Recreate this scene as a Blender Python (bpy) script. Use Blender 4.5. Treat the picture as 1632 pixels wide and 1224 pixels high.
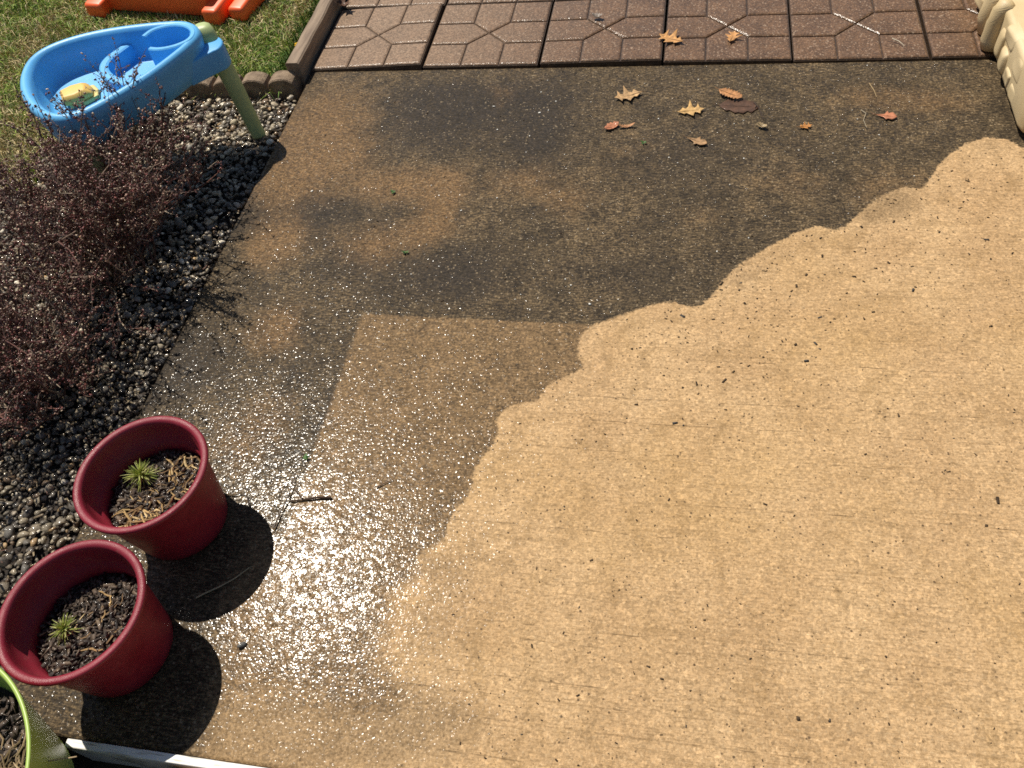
import bpy, bmesh, math, random
import numpy as np
from mathutils import Vector, Matrix, Euler

random.seed(7); rng = np.random.default_rng(7)
R = math.radians
scene = bpy.context.scene
col = scene.collection
for o in list(bpy.data.objects): bpy.data.objects.remove(o)

# ------------------------------------------------------------------ camera
CAM = Vector((1.30475, -2.49278, 1.57681)); ROT = Euler((0.64956, 0.11756, 0.15449)); FPX = 1319.6
cd = bpy.data.cameras.new('camera'); cam = bpy.data.objects.new('camera', cd); col.objects.link(cam)
cam.location = CAM; cam.rotation_euler = ROT
cd.sensor_width = 36; cd.lens = FPX / 1632 * 36; cd.clip_start = .02; cd.clip_end = 500
scene.camera = cam
# ------------------------------------------------------------------ sky, sun, exposure
SUN_EL, SUN_AZ = R(58.5), R(-48.5)            # azimuth from +Y, negative = towards -X
w = bpy.data.worlds.new('World'); scene.world = w; w.use_nodes = True
wn = w.node_tree.nodes; wl = w.node_tree.links
sky = wn.new('ShaderNodeTexSky'); sky.sky_type = 'NISHITA'; sky.sun_disc = False
sky.sun_elevation = SUN_EL; sky.sun_rotation = SUN_AZ
sky.air_density = 1.0; sky.dust_density = .6
bg = wn['Background']; bg.inputs['Strength'].default_value = .055
wl.new(sky.outputs[0], bg.inputs['Color'])
sd = bpy.data.lights.new('sun', 'SUN'); sun = bpy.data.objects.new('sun', sd); col.objects.link(sun)
sd.energy = 4.6; sd.angle = R(.5); sd.color = (1, .93, .81)
to_sun = Vector((math.sin(SUN_AZ) * math.cos(SUN_EL), math.cos(SUN_AZ) * math.cos(SUN_EL), math.sin(SUN_EL)))
sun.rotation_euler = to_sun.to_track_quat('Z', 'Y').to_euler()
sun.location = (0, 0, 5)
vs = scene.view_settings
vs.view_transform = 'Standard'; vs.look = 'None'; vs.gamma = 1; vs.exposure = 0.27; vs.use_curve_mapping = False
scene.cycles.use_denoising = False
scene.cycles.max_bounces = 5; scene.cycles.caustics_reflective = False; scene.cycles.caustics_refractive = False
scene.cycles.sample_clamp_indirect = 6
scene.cycles.pixel_filter_type = 'BLACKMAN_HARRIS'; scene.cycles.filter_width = 1.65

# ------------------------------------------------------------------ helpers
RM = ROT.to_matrix()
def at(x, y, z=0.0):
    """photo pixel -> point of the horizontal plane at height z"""
    d = RM @ Vector(((x - 816) / FPX, -(y - 612) / FPX, -1))
    t = (z - CAM.z) / d.z
    return CAM + d * t

def tag(o, label=None, cat=None, group=None, kind=None):
    if label: o['label'] = label
    if cat: o['category'] = cat
    if group: o['group'] = group
    if kind: o['kind'] = kind
    return o
def empty(name, loc=(0, 0, 0), rz=0):
    o = bpy.data.objects.new(name, None); col.objects.link(o); o.location = loc; o.rotation_euler = (0, 0, rz)
    o.empty_display_size = .05
    return o
def link(name, me, mat=None, parent=None):
    o = bpy.data.objects.new(name, me); col.objects.link(o)
    if mat and not me.materials: me.materials.append(mat)
    if parent: o.parent = parent
    return o
def meshobj(name, V, F, mat=None, parent=None, smooth=False, colors=None):
    me = bpy.data.meshes.new(name)
    V = np.asarray(V, dtype=np.float32).reshape(-1, 3)
    if isinstance(F, np.ndarray) and F.ndim == 2:
        n, k = F.shape
        me.vertices.add(len(V)); me.vertices.foreach_set('co', V.ravel())
        me.loops.add(n * k); me.loops.foreach_set('vertex_index', F.astype(np.int32).ravel())
        me.polygons.add(n); me.polygons.foreach_set('loop_start', np.arange(0, n * k, k, dtype=np.int32))
        me.update(calc_edges=True); me.validate()
    else:
        me.from_pydata([tuple(map(float, v)) for v in V], [], [tuple(map(int, f)) for f in F]); me.update()
    if smooth: me.polygons.foreach_set('use_smooth', np.ones(len(me.polygons), dtype=bool))
    if colors is not None:
        a = me.attributes.new('tint', 'FLOAT_COLOR', 'POINT')
        c = np.ones((len(V), 4), dtype=np.float32); c[:, :3] = colors; a.data.foreach_set('color', c.ravel())
    return link(name, me, mat, parent)
def bmobj(name, bm, mat=None, parent=None, smooth=False):
    me = bpy.data.meshes.new(name); bm.to_mesh(me); bm.free()
    if smooth: me.polygons.foreach_set('use_smooth', np.ones(len(me.polygons), dtype=bool))
    return link(name, me, mat, parent)
def add_bevel(o, width, seg=3):
    m = o.modifiers.new('bevel', 'BEVEL'); m.width = width; m.segments = seg; m.limit_method = 'ANGLE'; m.angle_limit = R(35)
    return o
def box_bm(bm, x0, x1, y0, y1, z0, z1, M=None):
    vs_ = [bm.verts.new(v) for v in ((x0,y0,z0),(x1,y0,z0),(x1,y1,z0),(x0,y1,z0),(x0,y0,z1),(x1,y0,z1),(x1,y1,z1),(x0,y1,z1))]
    for f in ((3,2,1,0),(4,5,6,7),(0,1,5,4),(1,2,6,5),(2,3,7,6),(3,0,4,7)): bm.faces.new([vs_[i] for i in f])
    if M:
        for v in vs_: v.co = M @ v.co
    return vs_
def prism_bm(bm, pts, z0, z1, inset=0, cz=None):
    """closed outline extruded from z0 to z1; top shrunk by inset towards its middle"""
    n = len(pts); c = np.mean(np.array(pts), axis=0)
    lo = [bm.verts.new((p[0], p[1], z0)) for p in pts]
    hi = []
    for p in pts:
        d = np.array(p) - c; L = np.hypot(*d) + 1e-9; q = c + d * (1 - inset / L); hi.append(bm.verts.new((q[0], q[1], z1)))
    for i in range(n): bm.faces.new((lo[i], lo[(i+1) % n], hi[(i+1) % n], hi[i]))
    bm.faces.new(hi); bm.faces.new(lo[::-1])
def tube(pts, radii, sides=6, cap=True):
    """V, F of a tapered tube along a polyline"""
    pts = [Vector(p) for p in pts]; V = []; F = []; n = len(pts)
    up = Vector((.123, .321, .94))
    for i, p in enumerate(pts):
        t = (pts[min(i+1, n-1)] - pts[max(i-1, 0)]).normalized()
        a = t.cross(up)
        if a.length < 1e-4: a = t.cross(Vector((1, 0, 0)))
        a.normalize(); b = t.cross(a)
        r = radii[i] if hasattr(radii, '__len__') else radii
        for k in range(sides):
            an = 2 * math.pi * k / sides; q = p + (a * math.cos(an) + b * math.sin(an)) * r; V.append(tuple(q))
    for i in range(n - 1):
        for k in range(sides):
            k2 = (k + 1) % sides; F.append((i*sides+k, i*sides+k2, (i+1)*sides+k2, (i+1)*sides+k))
    if cap:
        F.append(tuple(range(sides))[::-1]); F.append(tuple(range((n-1)*sides, n*sides)))
    return V, F
class Soup:
    def __init__(s): s.V = []; s.F = []; s.C = []
    def add(s, V, F, c=(1, 1, 1)):
        o = len(s.V); s.V += [tuple(v) for v in V]; s.F += [tuple(i + o for i in f) for f in F]; s.C += [c] * len(V)
    def build(s, name, mat, parent=None, smooth=False):
        return meshobj(name, s.V, s.F, mat, parent, smooth, np.array(s.C))
def lathe(profile, n=64):
    """closed profile [(r,z)...] -> V,F (profile is an open chain; ends at r=0 get fans)"""
    V = []; F = []; ring = []
    for r, z in profile:
        if r < 1e-6: ring.append([len(V)]); V.append((0, 0, z))
        else:
            ring.append(list(range(len(V), len(V) + n)))
            for k in range(n): a = 2*math.pi*k/n; V.append((r*math.cos(a), r*math.sin(a), z))
    for A, B in zip(ring[:-1], ring[1:]):
        for k in range(n):
            k2 = (k+1) % n
            if len(A) == 1: F.append((A[0], B[k], B[k2]))
            elif len(B) == 1: F.append((A[k], A[k2], B[0]))
            else: F.append((A[k], A[k2], B[k2], B[k]))
    return V, F
def rot_mats(n, full=True, tilt=.3):
    """n random rotation matrices (z spin + tilt)"""
    az = rng.uniform(0, 2*np.pi, n); tx = rng.normal(0, tilt, n); ty = rng.normal(0, tilt, n)
    def m(a, ax):
        c, s = np.cos(a), np.sin(a); M = np.zeros((n, 3, 3)); i, j = [(1, 2), (2, 0), (0, 1)][ax]
        M[:, ax, ax] = 1; M[:, i, i] = c; M[:, j, j] = c; M[:, i, j] = -s; M[:, j, i] = s; return M
    return m(tx, 0) @ m(ty, 1) @ m(az, 2)
CUBE_V = np.array([(-1,-1,-1),(1,-1,-1),(1,1,-1),(-1,1,-1),(-1,-1,1),(1,-1,1),(1,1,1),(-1,1,1)], float) * .5
CUBE_F = np.array([(3,2,1,0),(4,5,6,7),(0,1,5,4),(1,2,6,5),(2,3,7,6),(3,0,4,7)])
def chips(name, pos, size, tilt, colors, mat, parent=None, jit=.35):
    """many small irregular flakes as one mesh"""
    n = len(pos); V = CUBE_V[None] * (1 + rng.uniform(-jit, jit, (n, 8, 3))); V = V * size[:, None, :]
    V = np.einsum('nij,nkj->nki', rot_mats(n, tilt=tilt), V) + pos[:, None, :]
    F = (CUBE_F[None] + 8 * np.arange(n)[:, None, None]).reshape(-1, 4)
    return meshobj(name, V.reshape(-1, 3), F, mat, parent, False, np.repeat(colors, 8, axis=0))

# ------------------------------------------------------------------ materials
class NT:
    def __init__(s, name):
        s.m = bpy.data.materials.new(name); s.m.use_nodes = True; s.n = s.m.node_tree.nodes; s.l = s.m.node_tree.links
        s.b = s.n['Principled BSDF']
    def put(s, sock, v):
        if isinstance(v, bpy.types.NodeSocket): s.l.new(v, sock)
        elif isinstance(v, (tuple, list)) and sock.type == 'RGBA': sock.default_value = (*v, 1) if len(v) == 3 else v
        else: sock.default_value = v
    def node(s, t, props=None, **ins):
        n = s.n.new(t)
        for k, v in (props or {}).items(): setattr(n, k, v)
        for k, v in ins.items(): s.put(n.inputs[int(k[1:])] if k[0] == '_' and k[1:].isdigit() else n.inputs[k.replace('_', ' ')], v)
        return n
    def math(s, op, a, b=0.0, c=None, clamp=False):
        n = s.n.new('ShaderNodeMath'); n.operation = op; n.use_clamp = clamp
        s.put(n.inputs[0], a); s.put(n.inputs[1], b)
        if c is not None: s.put(n.inputs[2], c)
        return n.outputs[0]
    def ramp(s, v, lo, hi, a=0.0, b=1.0, smooth=True):
        n = s.n.new('ShaderNodeMapRange'); n.interpolation_type = 'SMOOTHSTEP' if smooth else 'LINEAR'
        for i, x in enumerate((v, lo, hi, a, b)): s.put(n.inputs[i], x)
        return n.outputs[0]
    def mix(s, f, a, b, mode='MIX'):
        n = s.n.new('ShaderNodeMix'); n.data_type = 'RGBA'; n.blend_type = mode
        s.put(n.inputs[0], f); s.put(n.inputs[6], a); s.put(n.inputs[7], b); return n.outputs[2]
    def pos(s, sx=1, sy=1, sz=1, obj=False):
        if obj: v = s.n.new('ShaderNodeTexCoord').outputs['Object']
        else: v = s.n.new('ShaderNodeNewGeometry').outputs['Position']
        m = s.n.new('ShaderNodeMapping'); s.l.new(v, m.inputs[0]); m.inputs['Scale'].default_value = (sx, sy, sz); return m.outputs[0]
    def noise(s, vec, scale, detail=3, rough=.55, dist=0):
        n = s.n.new('ShaderNodeTexNoise'); s.l.new(vec, n.inputs['Vector']); n.inputs['Scale'].default_value = scale
        n.inputs['Detail'].default_value = detail; n.inputs['Roughness'].default_value = rough; n.inputs['Distortion'].default_value = dist
        return n.outputs[0]
    def voro(s, vec, scale, feat='F1', out='Distance'):
        n = s.n.new('ShaderNodeTexVoronoi'); n.feature = feat; s.l.new(vec, n.inputs['Vector']); n.inputs['Scale'].default_value = scale
        return n.outputs[out]
    def bump(s, h, dist, strength=1.0, normal=None):
        n = s.n.new('ShaderNodeBump'); s.put(n.inputs['Height'], h); n.inputs['Distance'].default_value = dist
        s.put(n.inputs['Strength'], strength)
        if normal: s.l.new(normal, n.inputs['Normal'])
        return n.outputs[0]
    def attr(s, name, out='Fac'):
        n = s.n.new('ShaderNodeAttribute'); n.attribute_name = name; return n.outputs[out]
    def set(s, **k):
        for a, v in k.items(): s.put(s.b.inputs[a.replace('_', ' ')], v)
        return s.m

def plain(name, c, rough=.5, var=.12, vscale=30, bump=0, bscale=300, coat=0, spec=.5, sss=0, coat_rough=.15):
    t = NT(name); p = t.pos(obj=True)
    f = t.noise(p, vscale, 4)
    k = t.ramp(f, .25, .75, 1 - var, 1 + var, False)
    cc = t.mix(1.0, c, t.node('ShaderNodeCombineColor', _0=k, _1=k, _2=k).outputs[0], 'MULTIPLY')
    t.set(Base_Color=cc, Roughness=rough, Specular_IOR_Level=spec)
    if coat: t.set(Coat_Weight=coat, Coat_Roughness=coat_rough)
    if bump: t.set(Normal=t.bump(t.noise(p, bscale, 3), bump))
    return t.m
def tinted(name, rough=.7, coat=0, var=.25, vscale=200, spec=.4, bump=0, bscale=400, coat_rough=.12, trans=0):
    t = NT(name); p = t.pos()
    k = t.ramp(t.noise(p, vscale, 3), .25, .75, 1 - var, 1 + var, False)
    cc = t.mix(1.0, t.attr('tint', 'Color'), t.node('ShaderNodeCombineColor', _0=k, _1=k, _2=k).outputs[0], 'MULTIPLY')
    t.set(Base_Color=cc, Roughness=rough, Specular_IOR_Level=spec)
    if coat: t.set(Coat_Weight=coat, Coat_Roughness=coat_rough, Coat_IOR=1.33)
    if bump: t.set(Normal=t.bump(t.noise(p, bscale, 3), bump))
    return t.m

def concrete_mat():
    t = NT('wet_concrete'); p = t.pos()
    cl = t.attr('clean'); rc = t.attr('mat_mark'); og = t.attr('rust'); dk = t.attr('grime'); dp = t.attr('damp')
    big = t.noise(p, 5, 4); mid = t.noise(p, 13, 5, .68); fine = t.noise(p, 90, 4, .65); grain = t.noise(p, 165, 3, .8)
    broom = t.noise(t.pos(45, 260, 1), 1, 3, .65); broom2 = t.noise(t.pos(6, 110, 1), 1, 3, .6)
    e = t.math('ADD', cl, t.math('MULTIPLY', t.math('SUBTRACT', fine, .5), .020))
    e = t.math('ADD', e, t.math('MULTIPLY', t.math('SUBTRACT', broom2, .5), .012))
    e = t.math('ADD', e, t.math('MULTIPLY', t.math('SUBTRACT', grain, .5), .008))
    clean = t.ramp(t.math('DIVIDE', t.math('ADD', e, t.math('MULTIPLY', t.math('SUBTRACT', mid, .5), t.math('MULTIPLY', t.attr('feather'), .9))), t.math('ADD', t.attr('feather'), .0042)), -.75, 1.1)
    # dirty concrete: black film broken by pale grit
    grit = t.ramp(t.math('ADD', t.math('MULTIPLY', grain, .5), t.math('MULTIPLY', broom, .5)), .44, .60)
    dcol = t.mix(t.ramp(mid, .35, .68), (.022, .0150, .0082), (.047, .032, .0165))
    gm = t.math('MULTIPLY', grit, t.ramp(mid, .3, .65, .5, 1.0))
    dcol = t.mix(gm, dcol, t.mix(t.ramp(big, .4, .65), (.150, .106, .056), (.215, .148, .076)))
    dcol = t.mix(t.math('MULTIPLY', t.ramp(dk, 0, 1), t.ramp(mid, .2, .7, .5, .85)), dcol, (.022, .017, .013))
    ogm = t.math('MULTIPLY', t.ramp(t.math('ADD', og, t.math('MULTIPLY', t.math('SUBTRACT', mid, .5), 1.0)), .10, 1.0), t.ramp(fine, .3, .6, .35, .95))
    dcol = t.mix(ogm, dcol, t.mix(grit, (.125, .071, .029), (.255, .152, .069)))
    # half-clean rectangle left by a mat
    rcol = t.mix(t.ramp(mid, .3, .7), (.095, .060, .028), (.165, .104, .050))
    rcol = t.mix(t.math('MULTIPLY', grit, .75), rcol, (.28, .178, .086))
    rcol = t.mix(t.ramp(grain, .30, .44, .6, 0), rcol, (.05, .03, .014))
    rm = t.ramp(t.math('ADD', rc, t.math('MULTIPLY', t.math('SUBTRACT', fine, .5), .5)), .3, .72)
    dcol = t.mix(rm, dcol, rcol)
    # washed concrete
    ccol = t.mix(t.ramp(big, .3, .7), (.445, .284, .142), (.53, .352, .184))
    ccol = t.mix(t.ramp(mid, .52, .8, 0, .5), ccol, (.39, .238, .095))
    ccol = t.mix(t.ramp(grain, .53, .66, 0, .45), ccol, (.66, .49, .29))
    ccol = t.mix(t.ramp(grain, .34, .46, .6, 0), ccol, (.25, .155, .068))
    ccol = t.mix(t.ramp(broom, .50, .64, 0, .6), ccol, (.28, .175, .08))
    arc = t.math('SINE', t.math('ADD', t.math('MULTIPLY', cl, 62.0), t.math('MULTIPLY', big, 9.0)))
    ccol = t.mix(t.math('MULTIPLY', t.math('MULTIPLY', t.ramp(arc, .25, 1.0), t.ramp(cl, .02, .75, 1, .25)), t.ramp(mid, .40, .62, .05, .42)), ccol, (.27, .168, .075))
    br = t.noise(t.pos(2.5, 95, 1), 1, 2, .6); ccol = t.mix(t.ramp(br, .56, .70, 0, .38), ccol, (.25, .155, .07))
    tan = t.noise(p, 1.6, 3); ccol = t.mix(t.ramp(tan, .45, .75, 0, .35), ccol, (.43, .265, .10))
    sw = t.noise(t.pos(5, 2.2, 1), 2.4, 2, .5, 1.5)
    ccol = t.mix(t.math('MULTIPLY', t.ramp(sw, .56, .72), t.ramp(fine, .4, .6, .1, .5)), ccol, (.27, .165, .07))
    pore = t.math('MULTIPLY', t.ramp(t.voro(p, 62), .12, .19, 1, 0), t.ramp(t.noise(p, 40, 2), .44, .58))
    ccol = t.mix(t.math('MULTIPLY', pore, .85), ccol, (.085, .052, .028))
    # a few fine tooling scratches running along the slab
    sep = t.node('ShaderNodeSeparateXYZ', _0=p); X, Y = sep.outputs[0], sep.outputs[1]
    wob = t.math('MULTIPLY', t.math('SUBTRACT', t.noise(t.pos(2.2, .5, 1), 1, 2), .5), .016)
    lin = None
    for k, (yy, x0, x1) in enumerate(((-1.352, .8, 2.2), (-1.42, 1.0, 2.3), (-1.62, 1.25, 2.4), (-1.70, .75, 1.5), (-1.915, .82, 1.75), (-1.945, .7, 1.3), (-2.02, .62, 1.4), (-2.055, .4, 1.5), (-2.10, .6, 1.7), (-2.165, .7, 1.3), (-1.50, .85, 1.9), (-1.23, 1.3, 2.1))):
        d = t.math('ABSOLUTE', t.math('SUBTRACT', t.math('ADD', Y, t.math('MULTIPLY', wob, .6 + .15 * (k % 4))), yy))
        m = t.math('MULTIPLY', t.ramp(d, .0006, .0019, 1, 0), t.math('MULTIPLY', t.ramp(X, x0, x0 + .12), t.ramp(X, x1 - .2, x1, 1, 0)))
        lin = m if lin is None else t.math('MAXIMUM', lin, m)
    lin = t.math('MULTIPLY', lin, t.ramp(t.noise(t.pos(14, 60, 1), 1, 4, .7), .44, .62))
    ccol = t.mix(t.math('MULTIPLY', lin, .72), ccol, (.12, .072, .032))
    # soaked parts of the washed concrete are browner
    ccol = t.mix(t.math('MULTIPLY', t.ramp(t.math('ADD', dp, t.math('MULTIPLY', t.math('SUBTRACT', mid, .5), .5)), .1, .9), .78), ccol, t.mix(t.ramp(grain, .35, .65), (.155, .098, .046), (.33, .22, .115)))
    colr = t.mix(clean, dcol, ccol)
    gr = t.node('ShaderNodeSeparateColor', _0=t.voro(p, 250, 'F1', 'Color')); gr2 = t.node('ShaderNodeSeparateColor', _0=t.voro(p, 140, 'F1', 'Color'))
    g1 = t.ramp(gr.outputs[0], 0, 1, .62, 1.38, False); g2 = t.ramp(t.math('POWER', gr2.outputs[0], 3.0), 0, 1, .90, 1.32, False); g3 = t.ramp(gr2.outputs[1], .0, .14, .62, 1.0)
    gk = t.math('MULTIPLY', t.math('MULTIPLY', g1, g2), g3)
    gk = t.mix(t.math('MULTIPLY', clean, .45), t.node('ShaderNodeCombineColor', _0=gk, _1=gk, _2=gk).outputs[0], (1, 1, 1))
    colr = t.mix(1.0, colr, gk, 'MULTIPLY')
    lime_ = t.math('MULTIPLY', t.ramp(gr.outputs[1], .968, .985), t.math('SUBTRACT', 1.0, t.math('MULTIPLY', clean, .6)))
    colr = t.mix(t.math('MULTIPLY', lime_, .5), colr, (.38, .29, .18))
    # water film: thick on the dirty part, patchy on the washed part
    film = t.ramp(t.math('ADD', t.math('MULTIPLY', cl, -1.7), t.math('MULTIPLY', mid, 1.0)), .05, .60)
    film = t.math('MAXIMUM', t.math('SUBTRACT', 1.0, clean), t.math('MULTIPLY', film, .62))
    # beads of water: one dome per cell, of uneven steepness
    vn = t.node('ShaderNodeTexVoronoi', dict(feature='F1')); t.l.new(p, vn.inputs['Vector']); vn.inputs['Scale'].default_value = 135
    rnd = t.node('ShaderNodeSeparateColor', _0=vn.outputs['Color'])
    dome = t.math('MULTIPLY', t.math('POWER', vn.outputs['Distance'], 2.0), t.ramp(t.math('POWER', rnd.outputs[0], 2.6), 0, 1, .16, 2.3, False))
    vn2 = t.node('ShaderNodeTexVoronoi', dict(feature='F1')); t.l.new(p, vn2.inputs['Vector']); vn2.inputs['Scale'].default_value = 235
    dome2 = t.math('MULTIPLY', t.math('POWER', vn2.outputs['Distance'], 2.0), .33)
    hgt = t.math('ADD', t.math('SUBTRACT', t.math('MULTIPLY', t.noise(p, 50, 1, .5), .65), dome), t.math('MULTIPLY', dome2, -1.0))
    nrm = t.bump(hgt, .00072, t.ramp(t.noise(p, 6, 3), .3, .7, .7, 1.0))
    bead = t.ramp(rnd.outputs[1], .42, .58, .10, .62)      # only part of the grains carries a glassy bead
    film = t.math('MULTIPLY', film, bead)
    base_n = t.bump(t.math('ADD', t.math('MULTIPLY', broom, .7), grain), .0016)
    t.set(Base_Color=colr, Roughness=.75, Specular_IOR_Level=.2, Normal=base_n)
    t.set(Coat_Weight=film, Coat_Roughness=.13, Coat_IOR=1.31, Coat_Normal=nrm)
    return t.m

def paver_mat(dirty=False):
    t = NT('paver_grit' if dirty else 'paver_concrete'); p = t.pos()
    tint = t.node('ShaderNodeObjectInfo').outputs['Random']
    mid = t.noise(p, 14, 4); fine = t.noise(p, 190, 3, .75); big = t.noise(p, 2.2, 2)
    c = t.mix(t.ramp(mid, .3, .7), (.098, .050, .022), (.150, .079, .037))
    c = t.mix(t.ramp(fine, .54, .70, 0, .75), c, (.36, .245, .17))
    c = t.mix(t.ramp(fine, .30, .46, .8, 0), c, (.04, .022, .013))
    # the path dries out towards its left end: paler there
    x = t.node('ShaderNodeSeparateXYZ', _0=p).outputs[0]
    dry = t.ramp(t.math('ADD', x, t.math('MULTIPLY', mid, .3)), .35, 1.3, 1, 0)
    c = t.mix(t.math('MULTIPLY', dry, .55), c, (.33, .23, .155))
    c = t.mix(t.math('MULTIPLY', tint, .18), c, (.09, .05, .03))
    gr = t.node('ShaderNodeSeparateColor', _0=t.voro(p, 230, 'F1', 'Color')); gk = t.ramp(gr.outputs[0], 0, 1, .62, 1.4, False)
    c = t.mix(1.0, c, t.node('ShaderNodeCombineColor', _0=gk, _1=gk, _2=gk).outputs[0], 'MULTIPLY')
    c = t.mix(t.ramp(gr.outputs[1], .94, .97, 0, .6), c, (.40, .29, .20))
    if dirty: c = t.mix(.72, c, (.022, .014, .009))
    t.set(Base_Color=c, Roughness=.7, Specular_IOR_Level=.3, Normal=t.bump(fine, .0016))
    t.set(Coat_Weight=t.ramp(dry, 0, 1, .85, .35), Coat_Roughness=.16, Coat_IOR=1.33, Coat_Normal=t.bump(t.noise(p, 200, 2), .0011))
    return t.m

def pot_mat():
    t = NT('burgundy_plastic'); p = t.pos(obj=True)
    f = t.noise(p, 9, 3); g = t.noise(p, 900, 2)
    c = t.mix(t.ramp(f, .3, .7), (.19, .010, .022), (.24, .016, .032))
    c = t.mix(t.math('MULTIPLY', t.ramp(t.noise(p, 45, 5, .7), .58, .74), .35), c, (.20, .12, .085))
    t.set(Base_Color=c, Roughness=t.ramp(t.noise(p, 25, 4), .3, .7, .34, .55), Specular_IOR_Level=.5, Normal=t.bump(g, .0006))
    return t.m
def blue_mat():
    t = NT('blue_plastic'); p = t.pos(obj=True)
    f = t.noise(p, 7, 4); s = t.noise(p, 60, 3, .6)
    c = t.mix(t.ramp(f, .3, .7), (.095, .39, .76), (.135, .47, .84))
    c = t.mix(t.ramp(s, .55, .75, 0, .25), c, (.30, .56, .84))
    t.set(Base_Color=c, Roughness=.4, Specular_IOR_Level=.5, Normal=t.bump(t.noise(p, 500, 2), .0004))
    return t.m
def soil_mat():
    t = NT('dark_soil'); p = t.pos()
    c = t.mix(t.ramp(t.noise(p, 90, 4), .35, .65), (.010, .007, .005), (.045, .03, .02))
    t.set(Base_Color=c, Roughness=.8, Normal=t.bump(t.noise(p, 160, 4), .01))
    return t.m
def lawn_mat():
    t = NT('lawn_soil'); p = t.pos()
    c = t.mix(t.ramp(t.noise(p, 9, 4), .35, .65), (.060, .047, .020), (.085, .075, .030))
    c = t.mix(t.ramp(t.noise(p, 120, 3), .4, .65), c, (.13, .11, .05))
    t.set(Base_Color=c, Roughness=.9, Normal=t.bump(t.noise(p, 150, 4), .01))
    return t.m
def timber_mat():
    t = NT('weathered_edging'); p = t.pos()
    g = t.noise(t.pos(60, 6, 60), 1, 4, .6); f = t.noise(p, 300, 3)
    c = t.mix(t.ramp(g, .3, .7), (.17, .118, .08), (.29, .212, .145))
    c = t.mix(t.ramp(f, .55, .7, 0, .4), c, (.36, .28, .2))
    t.set(Base_Color=c, Roughness=.8, Normal=t.bump(g, .004))
    return t.m
def scallop_mat():
    t = NT('brown_concrete'); p = t.pos()
    c = t.mix(t.ramp(t.noise(p, 30, 4), .3, .7), (.15, .10, .062), (.30, .215, .14))
    c = t.mix(t.ramp(t.noise(p, 300, 3), .55, .7, 0, .5), c, (.32, .26, .19))
    t.set(Base_Color=c, Roughness=.85, Normal=t.bump(t.noise(p, 200, 4), .004))
    return t.m
def beige_mat():
    t = NT('beige_plastic'); p = t.pos(obj=True)
    c = t.mix(t.ramp(t.noise(p, 6, 4), .3, .7), (.56, .43, .235), (.66, .525, .315))
    c = t.mix(t.ramp(t.noise(p, 40, 4), .58, .8, 0, .35), c, (.42, .31, .17))
    t.set(Base_Color=c, Roughness=.5, Normal=t.bump(t.noise(p, 350, 2), .0006))
    return t.m
def white_mat():
    t = NT('white_vinyl'); p = t.pos()
    c = t.mix(t.ramp(t.noise(t.pos(20, 200, 20), 1, 4), .5, .72), (.78, .77, .74), (.42, .38, .31))
    t.set(Base_Color=c, Roughness=.35)
    return t.m

M = dict(conc=concrete_mat(), paver=paver_mat(), paverbase=paver_mat(True), pot=pot_mat(), blue=blue_mat(), soil=soil_mat(), lawn=lawn_mat(),
         timber=timber_mat(), scallop=scallop_mat(), beige=beige_mat(), white=white_mat(),
         lime=plain('lime_plastic', (.35, .48, .10), .4, .06, 8), palegreen=plain('pale_green_plastic', (.42, .50, .22), .45, .1, 15),
         orange=plain('orange_plastic', (.92, .135, .03), .42, .1, 9), yellow=plain('yellow_plastic', (.80, .50, .12), .5, .1, 20),
         yellowp=plain('pale_yellow_plastic', (.62, .52, .18), .5, .1, 20),
         stone=tinted('pebble_stone', .55, .65, .35, 260, .4, .0015, 500, .10), grass=tinted('grass_blades', .6, 0, .2, 60, .3),
         chip=tinted('bark_chips', .6, .55, .35, 500, .4, .001, 900), straw=tinted('dry_straw', .7, 0, .2, 200, .3),
         twig=tinted('barberry_twigs', .55, .25, .3, 200, .4), bud=tinted('barberry_buds', .5, .4, .3, 300, .5),
         leaf=tinted('dry_leaf', .65, .15, .28, 120, .3, .001, 250), crumb=tinted('crumbs', .8, 0, .2, 300, .15),
         needle=tinted('pine_needles', .5, 0, .15, 100, .4), ground=plain('bare_ground', (.07, .055, .03), .95, .3, 3, .02, 40))

# ------------------------------------------------------------------ setting: ground, patio, lawn, gravel base
def sheet(name, x0, x1, y0, y1, z, mat, nx=2, ny=2, kind='structure', rough=0):
    xs = np.linspace(x0, x1, nx); ys = np.linspace(y0, y1, ny); X, Y = np.meshgrid(xs, ys)
    Z = np.full_like(X, z) + (rng.normal(0, rough, X.shape) if rough else 0)
    idx = np.arange(nx * ny).reshape(ny, nx)
    F = np.stack([idx[:-1, :-1], idx[:-1, 1:], idx[1:, 1:], idx[1:, :-1]], -1).reshape(-1, 4)
    return tag(meshobj(name, np.stack([X, Y, Z], -1).reshape(-1, 3), F, mat), kind=kind)
sheet('ground', -150, 150, -150, 150, -.10, M['ground'])
lawn = sheet('lawn', -9, -.062, -.105, 9, -.022, M['lawn'], 60, 60, rough=.003)

sheet('lawn_corner', -9, -.83, -.62, -.106, -.023, M['lawn'], 50, 20, rough=.003)
PX0 = .008                                   # left edge of the slab
def axis(fine0, fine1, step, ends):
    a = list(np.arange(fine0, fine1, step)); return np.array(sorted(set([round(v, 4) for v in a + ends])))
xs = axis(PX0, 2.7, .0085, [2.8, 3.2, 4.2]); ys = axis(-2.235, -.004, .0085, [-.004])
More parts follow.
